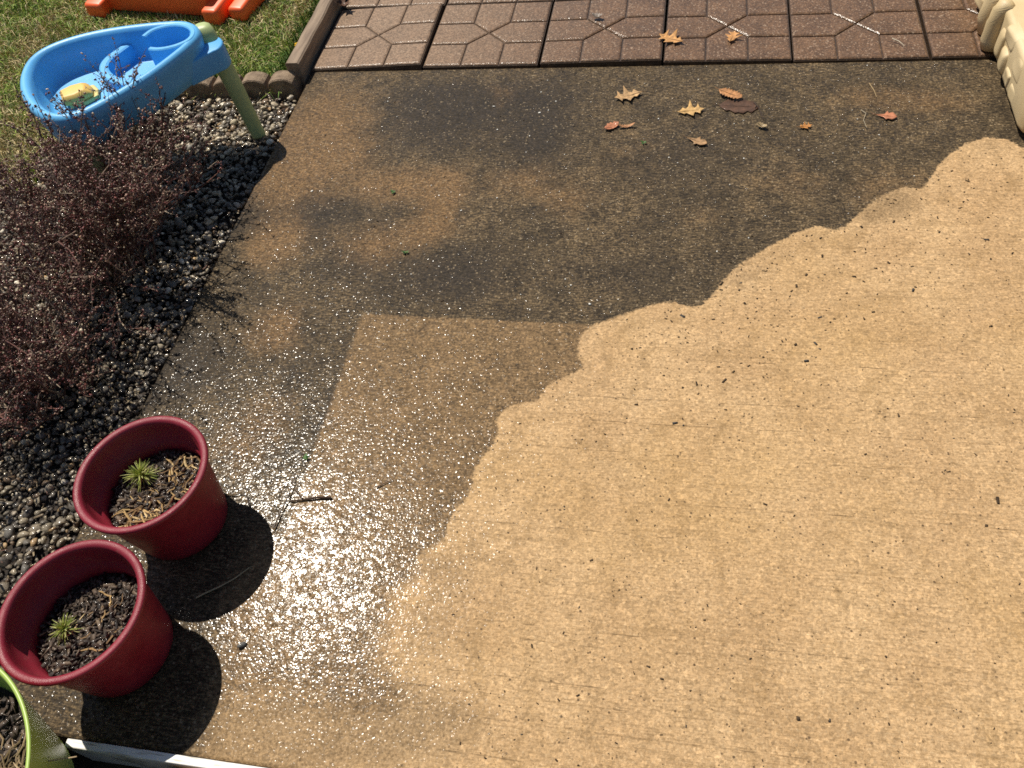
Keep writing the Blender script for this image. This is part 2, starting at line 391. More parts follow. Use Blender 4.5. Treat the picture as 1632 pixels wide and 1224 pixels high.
# washed region: outline read off the photo, on the slab's plane
edge = [(1632,236),(1605,222),(1570,219),(1540,228),(1515,245),(1496,262),(1482,284),(1469,301),(1440,298),(1410,309),(1386,325),(1366,343),
 (1346,362),(1333,366),(1300,360),(1265,372),(1226,392),(1190,414),(1166,431),(1150,450),(1136,468),(1121,484),(1105,491),(1075,480),(1045,483),
 (1010,495),(975,507),(945,517),(928,532),(919,552),(923,574),(931,586),(910,595),(886,605),(868,618),(858,637),(842,640),(818,645),(800,655),
 (790,671),(794,686),(785,710),(770,726),(754,748),(752,774),(742,795),(724,814),(712,838),(709,858),(690,871),(666,885),(658,903),(666,915),
 (640,930),(621,950),(619,975),(606,1000),(600,1030),(609,1060),(623,1082),(640,1108),(622,1126),(575,1124),(500,1107),(420,1108),(372,1112),(345,1135),(322,1185),(300,1230)]
EP = np.array([tuple(at(*e).xy) for e in edge])
EP = np.vstack([EP, [(EP[-1][0], -6), (6, -6), (6, EP[0][1] - .02)]])
def sdf(P, poly):
    out = np.full(len(P), 1e9); ins = np.zeros(len(P), bool); n = len(poly)
    for i in range(n):
        a, b = poly[i], poly[(i+1) % n]; ab = b - a; ap = P - a
        h = np.clip((ap @ ab) / (ab @ ab + 1e-12), 0, 1); d = np.hypot(*(ap - h[:, None] * ab).T); out = np.minimum(out, d)
        c = (a[1] > P[:, 1]) != (b[1] > P[:, 1])
        with np.errstate(divide='ignore', invalid='ignore'): xi = a[0] + (P[:, 1] - a[1]) * ab[0] / (ab[1] if ab[1] else 1e-12)
        ins ^= c & (P[:, 0] < xi)
    return np.where(ins, out, -out)
def gauss(P, blobs):
    f = np.zeros(len(P))
    for x, y, rx, ry, a in blobs:
        c = at(x, y); sx = 1.2*(at(x + rx, y) - c).length; sy = 1.2*(at(x, y + ry) - c).length
        f += a * np.exp(-((P[:, 0] - c.x) / sx) ** 2 - ((P[:, 1] - c.y) / sy) ** 2)
    return f
def slab(name, xs, ys, z1, z0, mat):
    nx, ny = len(xs), len(ys); X, Y = np.meshgrid(xs, ys); P = np.stack([X.ravel(), Y.ravel()], -1)
    V = np.c_[P, np.full(len(P), z1)]
    idx = np.arange(nx * ny).reshape(ny, nx)
    F = np.stack([idx[:-1, :-1], idx[:-1, 1:], idx[1:, 1:], idx[1:, :-1]], -1).reshape(-1, 4)
    rim = np.r_[idx[0, :], idx[1:, -1], idx[-1, -2::-1], idx[-2:0:-1, 0]]
    lo = len(V) + np.arange(len(rim)); V = np.vstack([V, np.c_[P[rim], np.full(len(rim), z0)]])
    F = np.vstack([F, np.stack([rim, lo, np.roll(lo, -1), np.roll(rim, -1)], -1)])
    o = meshobj(name, V, F, mat); PP = V[:, :2]; me = o.data
    def at_(n, v): a = me.attributes.new(n, 'FLOAT', 'POINT'); a.data.foreach_set('value', v.astype(np.float32))
    at_('clean', sdf(PP, EP))
    rc = np.minimum(np.clip((PP[:, 0] - .482 - .01 * (PP[:, 1] + 1.12)) / .034, 0, 1), np.clip((-1.115 - .012 * (PP[:, 0] - .5) - PP[:, 1]) / .02, 0, 1))
    low = np.clip((-1.62 - PP[:, 1]) / .30, 0, 1) * np.clip((PP[:, 0] - .33 + .25*(PP[:, 1] + 1.9)) / .14, 0, 1)
    at_('mat_mark', np.maximum(rc, low * .9))
    at_('feather', .055 * np.clip((-1.72 - PP[:, 1]) / .25, 0, 1) * np.clip((1.0 - PP[:, 0]) / .3, 0, 1))
    at_('damp', gauss(PP, [(420,1175,130,60,1.1),(600,1165,110,40,.8),(560,1110,60,20,.8),(680,1010,50,110,.35),(700,1135,60,25,.5),(760,880,40,60,.25),(1290,290,40,40,.2),(1430,320,40,25,.9),(1385,345,30,14,.6),(1180,440,50,20,.5),(1230,400,60,14,.4),(1580,235,30,12,.5),(690,900,30,14,.5),(960,1020,330,190,.22),(1250,1180,260,90,.15)]))
    at_('rust', gauss(PP, [(505,205,75,65,1),(455,290,50,40,.75),(640,295,75,26,.95),(705,318,24,40,.9),(600,390,60,30,.8),(690,362,40,22,.6),(436,390,45,34,1.0),
        (440,525,42,36,.95),(830,288,60,32,.55),(905,322,40,28,.5),(1000,250,60,40,.3),(1390,155,70,22,.55),(1500,165,60,22,.5),(425,665,50,38,.5),(1250,290,50,30,.4),
        (560,250,40,30,.4),(800,150,30,20,.4),(380,720,50,40,.5),(1420,300,90,40,.45),(1130,340,60,30,.3)]))
    at_('grime', gauss(PP, [(705,190,95,45,1),(860,205,50,60,.9),(545,640,22,110,1),(720,440,80,45,.9),(400,345,40,24,.8),(500,330,50,40,.8),(610,345,50,28,.35),(560,420,60,50,.5),
        (300,580,60,60,.8),(440,245,20,60,.5),(470,600,30,60,.5),(1000,440,120,40,.5),(1100,250,120,50,.5),(760,150,120,20,.6)]) + .9*np.exp(-np.abs(PP[:, 0] - PX0)/.035) * (.55 + .45*np.sin(PP[:, 1]*9 + 1)))
    return tag(o, kind='structure')
patio = slab('patio_slab', xs, ys, 0, -.12, M['conc'])
slab('patio_slab_strip', np.array([.42, .6, 1, 1.6, 2.4, 4.2]), np.array([-4.2, -3.2, -2.7, -2.266]), -.002, -.12, M['conc']).name = 'house_side_slab'

sheet('gravel_bed', -1.9, .004, -2.9, -.108, -.040, M['soil'], 40, 60, rough=.003)
bpy.data.objects['gravel_bed'].data.name = 'gravel_bed'
gravel_bed = bpy.data.objects['gravel_bed']

# ------------------------------------------------------------------ paver path
S = .41; W = .402
path = tag(empty('paver_path', (0, 0, 0)), kind='structure')
h = W / 2; t3 = W / 6; CR = h - W / 3
A, B, C_, D = (-t3, -t3), (t3, -t3), (t3, t3), (-t3, t3); O = (0, 0); e = .0015
facets = [[(-h, -h), (-t3, -h), A, (-h, -t3)], [(t3, -h), (h, -h), (h, -t3), B], [C_, (h, t3), (h, h), (t3, h)], [(-h, t3), D, (-t3, h), (-h, h)],
          [(-t3, -h), (t3, -h), B, O, A], [B, (h, -t3), (h, t3), C_, O], [C_, (t3, h), (-t3, h), D, O], [D, (-h, t3), (-h, -t3), A, O]]
def inset_poly(p, d):
    n = len(p); out = []
    ar = sum(p[i][0]*p[(i+1) % n][1] - p[(i+1) % n][0]*p[i][1] for i in range(n)); s = 1 if ar > 0 else -1
    for i in range(n):
        a, b, c = Vector(p[i-1]), Vector(p[i]), Vector(p[(i+1) % n])
        n1 = Vector((-(b-a).y, (b-a).x)).normalized() * s; n2 = Vector((-(c-b).y, (c-b).x)).normalized() * s
        k = (n1 + n2); k = k / max(.35, (1 + n1.dot(n2))); out.append(tuple(b + k * d))
    return out
facet_me = []
for p in facets:
    bm = bmesh.new(); rings = []
    for d, z in ((.0021, -.0062), (.0031, -.0030), (.0066, -.0009), (.0092, 0)):
        rings.append([bm.verts.new((q[0], q[1], z)) for q in inset_poly(p, d)])
    for r0, r1 in zip(rings[:-1], rings[1:]):
        n = len(r0)
        for i in range(n): bm.faces.new((r0[i], r0[(i+1) % n], r1[(i+1) % n], r1[i]))
    bm.faces.new(rings[-1]); bm.normal_update()
    if rings and bm.faces[-1 if False else len(bm.faces) - 1:] is None: pass
    bmesh.ops.recalc_face_normals(bm, faces=bm.faces)
    me = bpy.data.meshes.new('facet'); bm.to_mesh(me); bm.free()
    if me.polygons[-1].normal.z < 0: me.flip_normals()
    me.materials.append(M['paver']); facet_me.append(me)
bm = bmesh.new(); box_bm(bm, -h, h, -h, h, -.045, -.0062); base_me = bpy.data.meshes.new('paver'); bm.to_mesh(base_me); bm.free(); base_me.materials.append(M['paverbase'])
for j in range(2):
    for i in range(6):
        o = link('paver', base_me, None, path)
        o.location = ((i + .5) * S + random.uniform(-.002, .002), (j + .5) * S + .002 + random.uniform(-.002, .002) + (.004 if (i, j) == (1, 0) else 0), .010 + random.uniform(-.002, .002))
        rx, ry = random.uniform(-.004, .004), random.uniform(-.004, .004)
        if (i, j) == (0, 0): rx, ry = -.008, -.030; o.location.z = .014; o.location.x += -.002
        if (i, j) == (2, 0): rx, ry = -.012, -.012; o.location.z = .015
        o.rotation_euler = (rx, ry, random.uniform(-.004, .004) + (.012 if (i, j) == (0, 0) else 0))
        for fm in facet_me: link('facet', fm, None, o)

# ------------------------------------------------------------------ edging board beside the path, scalloped edging stones
bm = bmesh.new(); ya, yb, xl, xr, zt = -.050, .84, -.060, -.010, .066
NS = 14
rings = []
for i in range(NS + 1):
    y = ya + (yb - ya) * i / NS; jx = .0008 * math.sin(i * 1.7); jz = .0012 * math.sin(i * 2.3)
    rings.append([bm.verts.new(v) for v in ((xl + jx, y, -.05), (xr + jx * .6, y, -.05), (xr + jx, y, zt - .005 + jz), (xr - .006 + jx, y, zt + jz), (xl + .006 + jx, y, zt + jz), (xl + jx, y, zt - .005 + jz))])
for a, b in zip(rings[:-1], rings[1:]):
    for k in range(6): bm.faces.new((a[k], a[(k+1) % 6], b[(k+1) % 6], b[k]))
bm.faces.new(rings[0]); bm.faces.new(rings[-1]); bmesh.ops.recalc_face_normals(bm, faces=bm.faces)
tag(bmobj('edging_board', bm, M['timber']), 'weathered brown edging board standing between the lawn and the paver path', 'edging')

def scallop_block(x0, n, y, rz, label):
    per = .104; root = empty('scalloped_edging_stone', (x0, y, 0), rz)
    tag(root, label, 'edging stone', 'scalloped edging stones along the gravel bed')
    L = n * per; m = 12 * n; bm = bmesh.new(); fr, bk = [], []
    for i in range(m + 1):
        u = i / m; x = -L * u; ph = (u * n) % 1; z = .006 + .034 * math.sqrt(max(0, 1 - (2 * ph - 1) ** 2)) ** .9
        if i in (0, m): z = .006
        for yy, arr in ((-.030, fr), (.034, bk)):
            arr.append((bm.verts.new((x, yy, -.055)), bm.verts.new((x, yy * .95, z - .004), ), bm.verts.new((x, yy * .82, z))))
    for i in range(m):
        f0, f1, b0, b1 = fr[i], fr[i+1], bk[i], bk[i+1]
        for q in ((f0[0], f0[1], f1[1], f1[0]), (f0[1], f0[2], f1[2], f1[1]), (f0[2], b0[2], b1[2], f1[2]), (b0[2], b0[1], b1[1], b1[2]), (b0[1], b0[0], b1[0], b1[1])): bm.faces.new(q)
    for k in (0, m): bm.faces.new((fr[k][0], fr[k][1], fr[k][2], bk[k][2], bk[k][1], bk[k][0]))
    bmesh.ops.recalc_face_normals(bm, faces=bm.faces)
    bmobj('block', bm, M['scallop'], root)
scallop_block(-.022, 4, -.078, R(1.5), 'brown scalloped concrete edging stone nearest the paver path')
scallop_block(-.447, 4, -.090, R(-2), 'brown scalloped concrete edging stone under the blue water table')

# ------------------------------------------------------------------ white strip at the house side of the slab
bm = bmesh.new(); box_bm(bm, .205, 1.9, -2.2535, -2.2375, -.10, .007)
tag(add_bevel(bmobj('white_trim_strip', bm, M['white']), .002, 2), 'thin white vinyl strip along the bottom edge of the concrete', 'strip')

# ------------------------------------------------------------------ gravel
def ico(sub):
    bm = bmesh.new(); bmesh.ops.create_icosphere(bm, subdivisions=sub, radius=1); V = np.array([v.co[:] for v in bm.verts]); F = np.array([[v.index for v in f.verts] for f in bm.faces]); bm.free(); return V, F
IV, IF = ico(2)
VAR = []
for k in range(14):
    q = rng.normal(0, 1, (7, 3)); q /= np.linalg.norm(q, axis=1)[:, None]; cut = rng.uniform(.42, .85, 7)
    V = IV.copy()
    for n_, c in zip(q, cut):
        d = V @ n_; V = V - np.maximum(d - c, 0)[:, None] * n_ * .85
    V *= np.array([1, rng.uniform(.6, .95), rng.uniform(.38, .62)]); VAR.append(V)
VAR = np.array(VAR)
PAL = 1.85 * np.array([(1.02, .98, .89)]) * np.array([(.155,.130,.098),(.21,.18,.135),(.085,.075,.064),(.28,.24,.18),(.12,.082,.052),(.17,.15,.125),(.065,.055,.048),(.24,.205,.165),(.42,.385,.33),(.27,.185,.10),(.13,.12,.11)])
PW = np.array([.14,.12,.17,.07,.10,.12,.14,.05,.035,.03,.05]); PW /= PW.sum()
def gravel_spots(step):
    out = []
    y = -2.75
    while y < -.125:
        xmin = max(-1.75, -.75 + .58 * (-1.4 - y) if y > -1.4 else -.75 + .3 * (-1.4 - y)) - .1
        x = xmin
        while x < -.006:
            out.append((x + random.uniform(-.5, .5) * step, y + random.uniform(-.5, .5) * step)); x += step
        y += step * .9
    return np.array([p for p in out if p[0] < -.012 and not (p[0] < -.80 + .05*math.sin(p[1]*17) and p[1] > -.60 + .04*math.sin(p[0]*13))])
def wet(P):      # stones lying near the puddle get darker with water
    d = np.clip((-.95 - P[:, 1]) / .35, 0, 1); return (1 - .38 * d)[:, None]
GP = gravel_spots(.0142); n = len(GP)
sz = np.clip(rng.lognormal(math.log(.0082), .38, n), .0042, .017)
vi = rng.integers(0, len(VAR), n)
V = VAR[vi] * sz[:, None, None]
V = np.einsum('nij,nkj->nki', rot_mats(n, tilt=.38), V)
V += np.c_[GP, rng.uniform(-.031, -.014, n)][:, None, :]
Fs = (IF[None] + len(IV) * np.arange(n)[:, None, None]).reshape(-1, 3)
gc = PAL[rng.choice(len(PAL), n, p=PW)] * rng.uniform(.75, 1.25, (n, 1)) * wet(GP)
g = meshobj('gravel', V.reshape(-1, 3), Fs, M['stone'], gravel_bed, False, np.repeat(gc, len(IV), axis=0)); tag(g, kind='stuff')
# the 300 pebbles that show largest, each its own piece
pm = []
for k in range(24):
    c = PAL[rng.choice(len(PAL), p=PW)] * rng.uniform(.8, 1.3)
    o_ = meshobj('pebble', VAR[k % len(VAR)], IF, M['stone'], None, False, np.repeat(c[None], len(IV), axis=0)); pm.append(o_.data); bpy.data.objects.remove(o_)
cand = [(random.uniform(-.62, -.02), random.uniform(-1.25, -.13)) for _ in range(1500)]
cand = [p for p in cand if p[0] > -.62 + .0 * p[1]][:300]
for p in cand:
    o = link('pebble', random.choice(pm), None, gravel_bed); s = random.uniform(.009, .0165)
    o.location = (p[0], p[1], random.uniform(-.014, -.004)); o.scale = (s, s, s); o.rotation_euler = (random.gauss(0, .3), random.gauss(0, .3), random.uniform(0, 6.28))

# litter among the stones (dry stalks and leaf scraps)
n = 1500; LP = GP[rng.integers(0, len(GP), n)]
lc = np.array([(.16, .115, .065), (.24, .18, .10), (.08, .05, .03), (.11, .05, .03)])[rng.integers(0, 4, n)]
tag(chips('leaf_litter', np.c_[LP, rng.uniform(-.006, .006, n)], np.c_[rng.uniform(.006, .026, n), rng.uniform(.0015, .005, n), rng.uniform(.0006, .0015, n)], .35, lc, M['chip'], gravel_bed), kind='stuff')

# ------------------------------------------------------------------ grass
def blades(name, P, hmin, hmax, cols, parent=None, wid=.0016, lean=.75):
    n = len(P); az = rng.uniform(0, 2*np.pi, n); hh = rng.uniform(hmin, hmax, n); ln = np.abs(rng.normal(0, lean, n)) * hh
    la = rng.uniform(0, 2*np.pi, n); wv = np.stack([np.cos(az), np.sin(az), 0*az], -1) * wid * rng.uniform(.6, 1.3, (n, 1))
    lv = np.stack([np.cos(la), np.sin(la), 0*la], -1) * ln[:, None]; up = np.array([0, 0, 1.])
    b = P; m = P + lv * .35 + up * (hh * .6)[:, None]; tip = P + lv * 1.0 + up * (hh * .92 - .25 * ln)[:, None]
    V = np.stack([b - wv, b + wv, m + wv * .8, m - wv * .8, tip], 1)
    F3 = np.concatenate([np.array([[0, 1, 2], [0, 2, 3], [3, 2, 4]])[None] + 5 * np.arange(n)[:, None, None]]).reshape(-1, 3)
    return tag(meshobj(name, V.reshape(-1, 3), F3, M['grass'], parent, False, np.repeat(cols, 5, axis=0)), kind='stuff')
n = 120000; n2 = 16000
P = np.c_[rng.uniform(-2.3, -.066, n), -.105 + (rng.uniform(0, 1, n) ** 1.25) * 1.7, np.full(n, -.024)]
P2 = np.c_[rng.uniform(-1.7, -.80, n2), rng.uniform(-.63, -.10, n2), np.full(n2, -.025)]
P = np.vstack([P, P2[P2[:, 0] < -.80 + .05*np.sin(P2[:, 1]*17)]]); n = len(P)
def fbm(P, sc, seed):
    r = np.random.default_rng(seed); f = np.zeros(len(P))
    for k in range(9):
        d = r.normal(0, 1, 2) * sc; f += np.sin(P[:, 0] * d[0] + P[:, 1] * d[1] + r.uniform(0, 6.28))
    return f / 3
f = fbm(P, 14, 3) + 1.2 * (P[:, 1] < -.11) - .7 * np.clip((P[:, 0] + .6) / .3, 0, 1); dryness = 1 / (1 + np.exp(-(f * 1.5 - .5)))
keep = rng.uniform(0, 1, n) < (1 - .45 * dryness); P = P[keep]; dryness = dryness[keep]; n = len(P)
isdry = rng.uniform(0, 1, n) < (.20 + .62 * dryness)
gcol = np.where(isdry[:, None], 2.0 * np.array([(.30, .235, .115), (.22, .165, .08), (.36, .30, .17)])[rng.integers(0, 3, n)], 2.9 * np.array([(.066, .105, .018), (.10, .145, .022), (.14, .165, .035), (.045, .08, .015)])[rng.integers(0, 4, n)])
blades('grass', P, .018, .046, gcol * rng.uniform(.7, 1.3, (n, 1)))
# longer tufts where the mower misses: against the board and the edging stones
tp = []
for _ in range(900):
    if random.random() < .75: tp.append((random.uniform(-.13, -.066), random.uniform(-.05, .5), -.02))
    else: tp.append((random.uniform(-.45, -.07), random.uniform(-.05, .0), -.02))
tp = np.array(tp); n = len(tp)
blades('edge_grass', tp, .035, .085, np.array([(.05, .12, .018), (.09, .17, .025), (.14, .19, .04)])[rng.integers(0, 3, n)] * rng.uniform(.8, 1.2, (n, 1)), None, .0018, .5)
# dandelion flowers in the grass by the board
def dandelion(x, y, label):
    c = at(x, y, .05); root = empty('dandelion', (c.x, c.y, -.02)); tag(root, label, 'flower', 'dandelions by the board')
    s = Soup(); V, F = tube([(0, 0, 0), (.004, .002, .03), (.002, 0, .058)], .0016, 5); s.add(V, F, (.10, .17, .04)); s.build('stalk', M['grass'], root)
    s = Soup()
    for k in range(34):
        a = random.uniform(0, 6.28); r = random.uniform(.006, .014); z = .066 - r * .45
        t = Vector((math.cos(a), math.sin(a), 0)); n_ = Vector((-t.y, t.x, 0)) * .0018
        p0 = Vector((.002, 0, .056)); p1 = p0 + t * r + Vector((0, 0, z - .056)); s.add([p0 - n_, p0 + n_, p1 + n_, p1 - n_], [(0, 1, 2, 3)], (.75, .48, .02))
    s.build('petals', M['grass'], root)
dandelion(521, 9, 'yellow dandelion in the grass beside the top of the board')
dandelion(472, 66, 'small yellow dandelion in the grass beside the near end of the board')

# ------------------------------------------------------------------ blue water table
ZR = .36
rimpx = [(29,138),(29,116),(40,95),(61,77),(92,63),(138,49),(184,41),(230,35),(270,31.5),(294,31),(309,34),(317,43),(319,54),(306,67),(276,92),(245,115),(214,135),(184,153),(153,170),(132,181),(101,190),(67,190),(46,171),(34,156)]
ctl = [at(x, y, ZR).xy for x, y in rimpx]
def catmull(P, m):
    out = []; n = len(P)
    for i in range(n):
        p0, p1, p2, p3 = P[i-1], P[i], P[(i+1) % n], P[(i+2) % n]
        for k in range(m):
            t = k / m; out.append(.5 * ((2*p1) + (p2 - p0) * t + (2*p0 - 5*p1 + 4*p2 - p3) * t*t + (-p0 + 3*p1 - 3*p2 + p3) * t**3))
    return out
ctl = [(ctl[i-1] + ctl[i] * 2 + ctl[(i+1) % len(ctl)]) / 4 for i in range(len(ctl))]
ctl = [c + (c - sum(ctl, Vector((0, 0))) / len(ctl)) * .012 for c in ctl]
OUT = np.array([tuple(p) for p in catmull(ctl, 5)])
Lb = np.roll(OUT, -1, 0) - np.roll(OUT, 1, 0); Lb /= np.linalg.norm(Lb, axis=1)[:, None]
NRM = np.stack([-Lb[:, 1], Lb[:, 0]], -1); cen = OUT.mean(0)
if ((cen - OUT) * NRM).sum() < 0: NRM = -NRM
def off(d):
    o = OUT + NRM * d
    for _ in range(6): o = (np.roll(o, 1, 0) + o * 4 + np.roll(o, -1, 0)) / 6 if d > .03 else o
    return o
table = empty('water_table', (0, 0, 0)); tag(table, 'blue plastic water table standing on green legs over the gravel', 'water table')
prof = [(.060, .243), (.030, .2425), (.016, .250), (.009, .285), (.003, .328), (.0, .342), (.003, .353), (.010, .360), (.019, .3615), (.027, .357), (.033, .347), (.037, .325), (.048, .280), (.057, .272), (.075, .270)]
rings = [np.c_[off(d), np.full(len(OUT), z)] for d, z in prof]; n = len(OUT)
V = np.vstack(rings); F = []
for k in range(len(rings) - 1):
    for i in range(n): F.append((k*n+i, k*n+(i+1) % n, (k+1)*n+(i+1) % n, (k+1)*n+i))
Vc = len(V); V = np.vstack([V, [(cen[0], cen[1], .243)], [(cen[0], cen[1], .270)]])
for i in range(n): F.append((Vc, (i+1) % n, i)); F.append((Vc+1, (len(rings)-1)*n+i, (len(rings)-1)*n+(i+1) % n))
tray = meshobj('tray', V, F, M['blue'], table, True)
def wallstrip(name, pxs, ztop, zbot, thick, parent, closed=False, taper=.004):
    P = [at(x, y, z if False else ztop).xy for x, y in pxs for z in (0,)]
    Q = []; n = len(P)
    for i in range(n - 1):
        p0, p1, p2, p3 = P[max(i-1, 0)], P[i], P[i+1], P[min(i+2, n-1)]
        for k in range(6):
            t = k / 6; Q.append(.5 * ((2*p1) + (p2 - p0) * t + (2*p0 - 5*p1 + 4*p2 - p3) * t*t + (-p0 + 3*p1 - 3*p2 + p3) * t**3))
    Q.append(P[-1]); bm = bmesh.new(); rr = []
    for i, q in enumerate(Q):
        t = (Q[min(i+1, len(Q)-1)] - Q[max(i-1, 0)]).normalized(); nn = Vector((-t.y, t.x))
        a, b = q + nn * thick / 2, q - nn * thick / 2; a2, b2 = q + nn * (thick / 2 + taper), q - nn * (thick / 2 + taper)
        rr.append([bm.verts.new(v) for v in ((a2.x, a2.y, zbot), (a.x, a.y, ztop - .003), ((a*.8+b*.2).x, (a*.8+b*.2).y, ztop), ((a*.2+b*.8).x, (a*.2+b*.8).y, ztop), (b.x, b.y, ztop - .003), (b2.x, b2.y, zbot))])
    for r0, r1 in zip(rr[:-1], rr[1:]):
        for k in range(5): bm.faces.new((r0[k], r0[k+1], r1[k+1], r1[k]))
    bm.faces.new(rr[0]); bm.faces.new(rr[-1]); bmesh.ops.recalc_face_normals(bm, faces=bm.faces)
    return bmobj(name, bm, M['blue'], parent)
wallstrip('ring_wall', [(228,57),(240,48),(256,42),(275,38.5),(292,39),(304,44),(307,52),(300,62),(284,70),(266,75),(250,77),(238,76)], .3625, .268, .0165, tray)
wallstrip('channel_wall', [(203,69),(188,80),(174,90),(166,100),(165,110),(171,119),(183,126),(199,130),(214,131)], .318, .268, .028, tray)
# raised floor of the round well
rc_ = at(272, 58, .35); bm = bmesh.new(); prism_bm(bm, [(rc_.x + .062*math.cos(a), rc_.y + .062*math.sin(a)) for a in np.linspace(0, 2*math.pi, 28)[:-1]], .268, .296, .004)
bmobj('well_floor', bm, M['blue'], tray)
# bracket at the nose and the leg that passes through it
leg_c = Vector((-.114, -.333)); nose = Vector((-.200, -.375))
dirv = (leg_c - nose).normalized(); pv = Vector((-dirv.y, dirv.x)); pts = []
for k in range(15): a = -math.pi/2 + math.pi*k/14; q = leg_c + dirv * (.034*math.cos(a)) + pv * (.047*math.sin(a)); pts.append((q.x, q.y))
for sgn in (1, -1): q = nose + pv * (.088*sgn); pts.append((q.x, q.y))
bm = bmesh.new()
for z0, z1, ins in ((.2425, .312, .002),): prism_bm(bm, pts, z0, z1, ins)
bmesh.ops.recalc_face_normals(bm, faces=bm.faces)
add_bevel(bmobj('leg_bracket', bm, M['blue'], table, True), .006, 3)
def leg(foot, top, wx, wy, rz, bend=(0, 0, 0)):
    f, t = Vector(foot), Vector(top); bend = Vector(bend); V = []; F = []; ns = 18; prof = [(0, .78), (.015, .80), (.5, .92), (.80, 1.0), (.95, 1.0), (.985, .88), (1.0, .6)]
    for u, s in prof:
        c = f.lerp(t, u) + bend * max(0, u - .72)
        for k in range(ns):
            a = 2*math.pi*k/ns; x = wx*s*math.copysign(abs(math.cos(a))**.7, math.cos(a)); y = wy*s*math.copysign(abs(math.sin(a))**.7, math.sin(a))
            V.append((c.x + x*math.cos(rz) - y*math.sin(rz), c.y + x*math.sin(rz) + y*math.cos(rz), c.z))
    for i in range(len(prof) - 1):
        for k in range(ns): F.append((i*ns+k, i*ns+(k+1) % ns, (i+1)*ns+(k+1) % ns, (i+1)*ns+k))
    F.append(tuple(range(ns))[::-1]); F.append(tuple(range((len(prof)-1)*ns, len(prof)*ns)))
    return meshobj('leg', V, F, M['palegreen'], table, True)
leg((-.080, -.347, -.012), (-.124, -.318, .350), .029, .024, R(25), (-.10, .09, 0))
leg((-.325, -.850, -.012), (-.375, -.735, .262), .030, .024, R(-50))
leg((-.735, -.420, -.02), (-.600, -.455, .262), .030, .024, R(15))

# yellow toy lying in the tray
tc = at(124, 152, .285); toy = empty('bath_toy', (tc.x, tc.y, .2705), R(38)); tag(toy, 'yellow plastic toy boat lying tipped in the blue water table', 'toy')
bm = bmesh.new()
bot = [(x*1.22, y*1.25) for x, y in ((-.036,-.026),(.0,-.034),(.034,-.026),(.040,0),(.034,.026),(0,.034),(-.036,.026))]
r0 = [bm.verts.new((x, y, .011)) for x, y in bot]; r1 = [bm.verts.new((x*1.0, y*1.0, .020)) for x, y in bot]; r2 = [bm.verts.new((x*.93 - .003, y*.90, .028)) for x, y in bot]; r3 = [bm.verts.new((x*.74 - .006, y*.66, .037)) for x, y in bot]
for a, b in ((r0, r1), (r1, r2), (r2, r3)):
    for i in range(7): bm.faces.new((a[i], a[(i+1) % 7], b[(i+1) % 7], b[i]))
bm.faces.new(r3); bm.faces.new(r0[::-1])
add_bevel(bmobj('hull', bm, M['yellow'], toy, True), .004, 3)
bm = bmesh.new(); prism_bm(bm, [(x*1.05 + .012, y*1.12) for x, y in bot], 0, .012, .002); add_bevel(bmobj('deck', bm, M['yellowp'], toy), .003, 2)

# ------------------------------------------------------------------ orange toy on the lawn
a0, b0 = at(152, 24, -.005), at(337, 37, -.005); ang = math.atan2(b0.y - a0.y, b0.x - a0.x); L = (b0 - a0).length
toy2 = empty('orange_toy', (a0.x, a0.y, -.012), ang); tag(toy2, 'orange plastic climbing toy lying on the grass behind the water table', 'toy')
def rbox(name, x0, x1, y0, y1, z0, z1, bev, parent, slope=0, mat='orange'):
    bm = bmesh.new(); v = box_bm(bm, x0, x1, y0, y1, z0, z1)
    for q in v:
        if q.co.z > z0 + 1e-6 and q.co.y > y0 + 1e-6: q.co.z += slope
    return add_bevel(bmobj(name, bm, M[mat], parent, True), bev, 4)
rbox('foot', -.028, .058, -.01, .40, 0, .058, .014, toy2, .03)
rbox('foot', L - .022, L + .050, -.012, .40, 0, .064, .013, toy2, .03)
rbox('panel', .052, L - .015, .042, .30, .004, .155, .012, toy2)
rbox('side_rail', L + .072, L + .142, .030, .42, .0, .056, .014, toy2, .035)
rbox('rail_web', L + .045, L + .080, .055, .38, .0, .034, .008, toy2, .02)

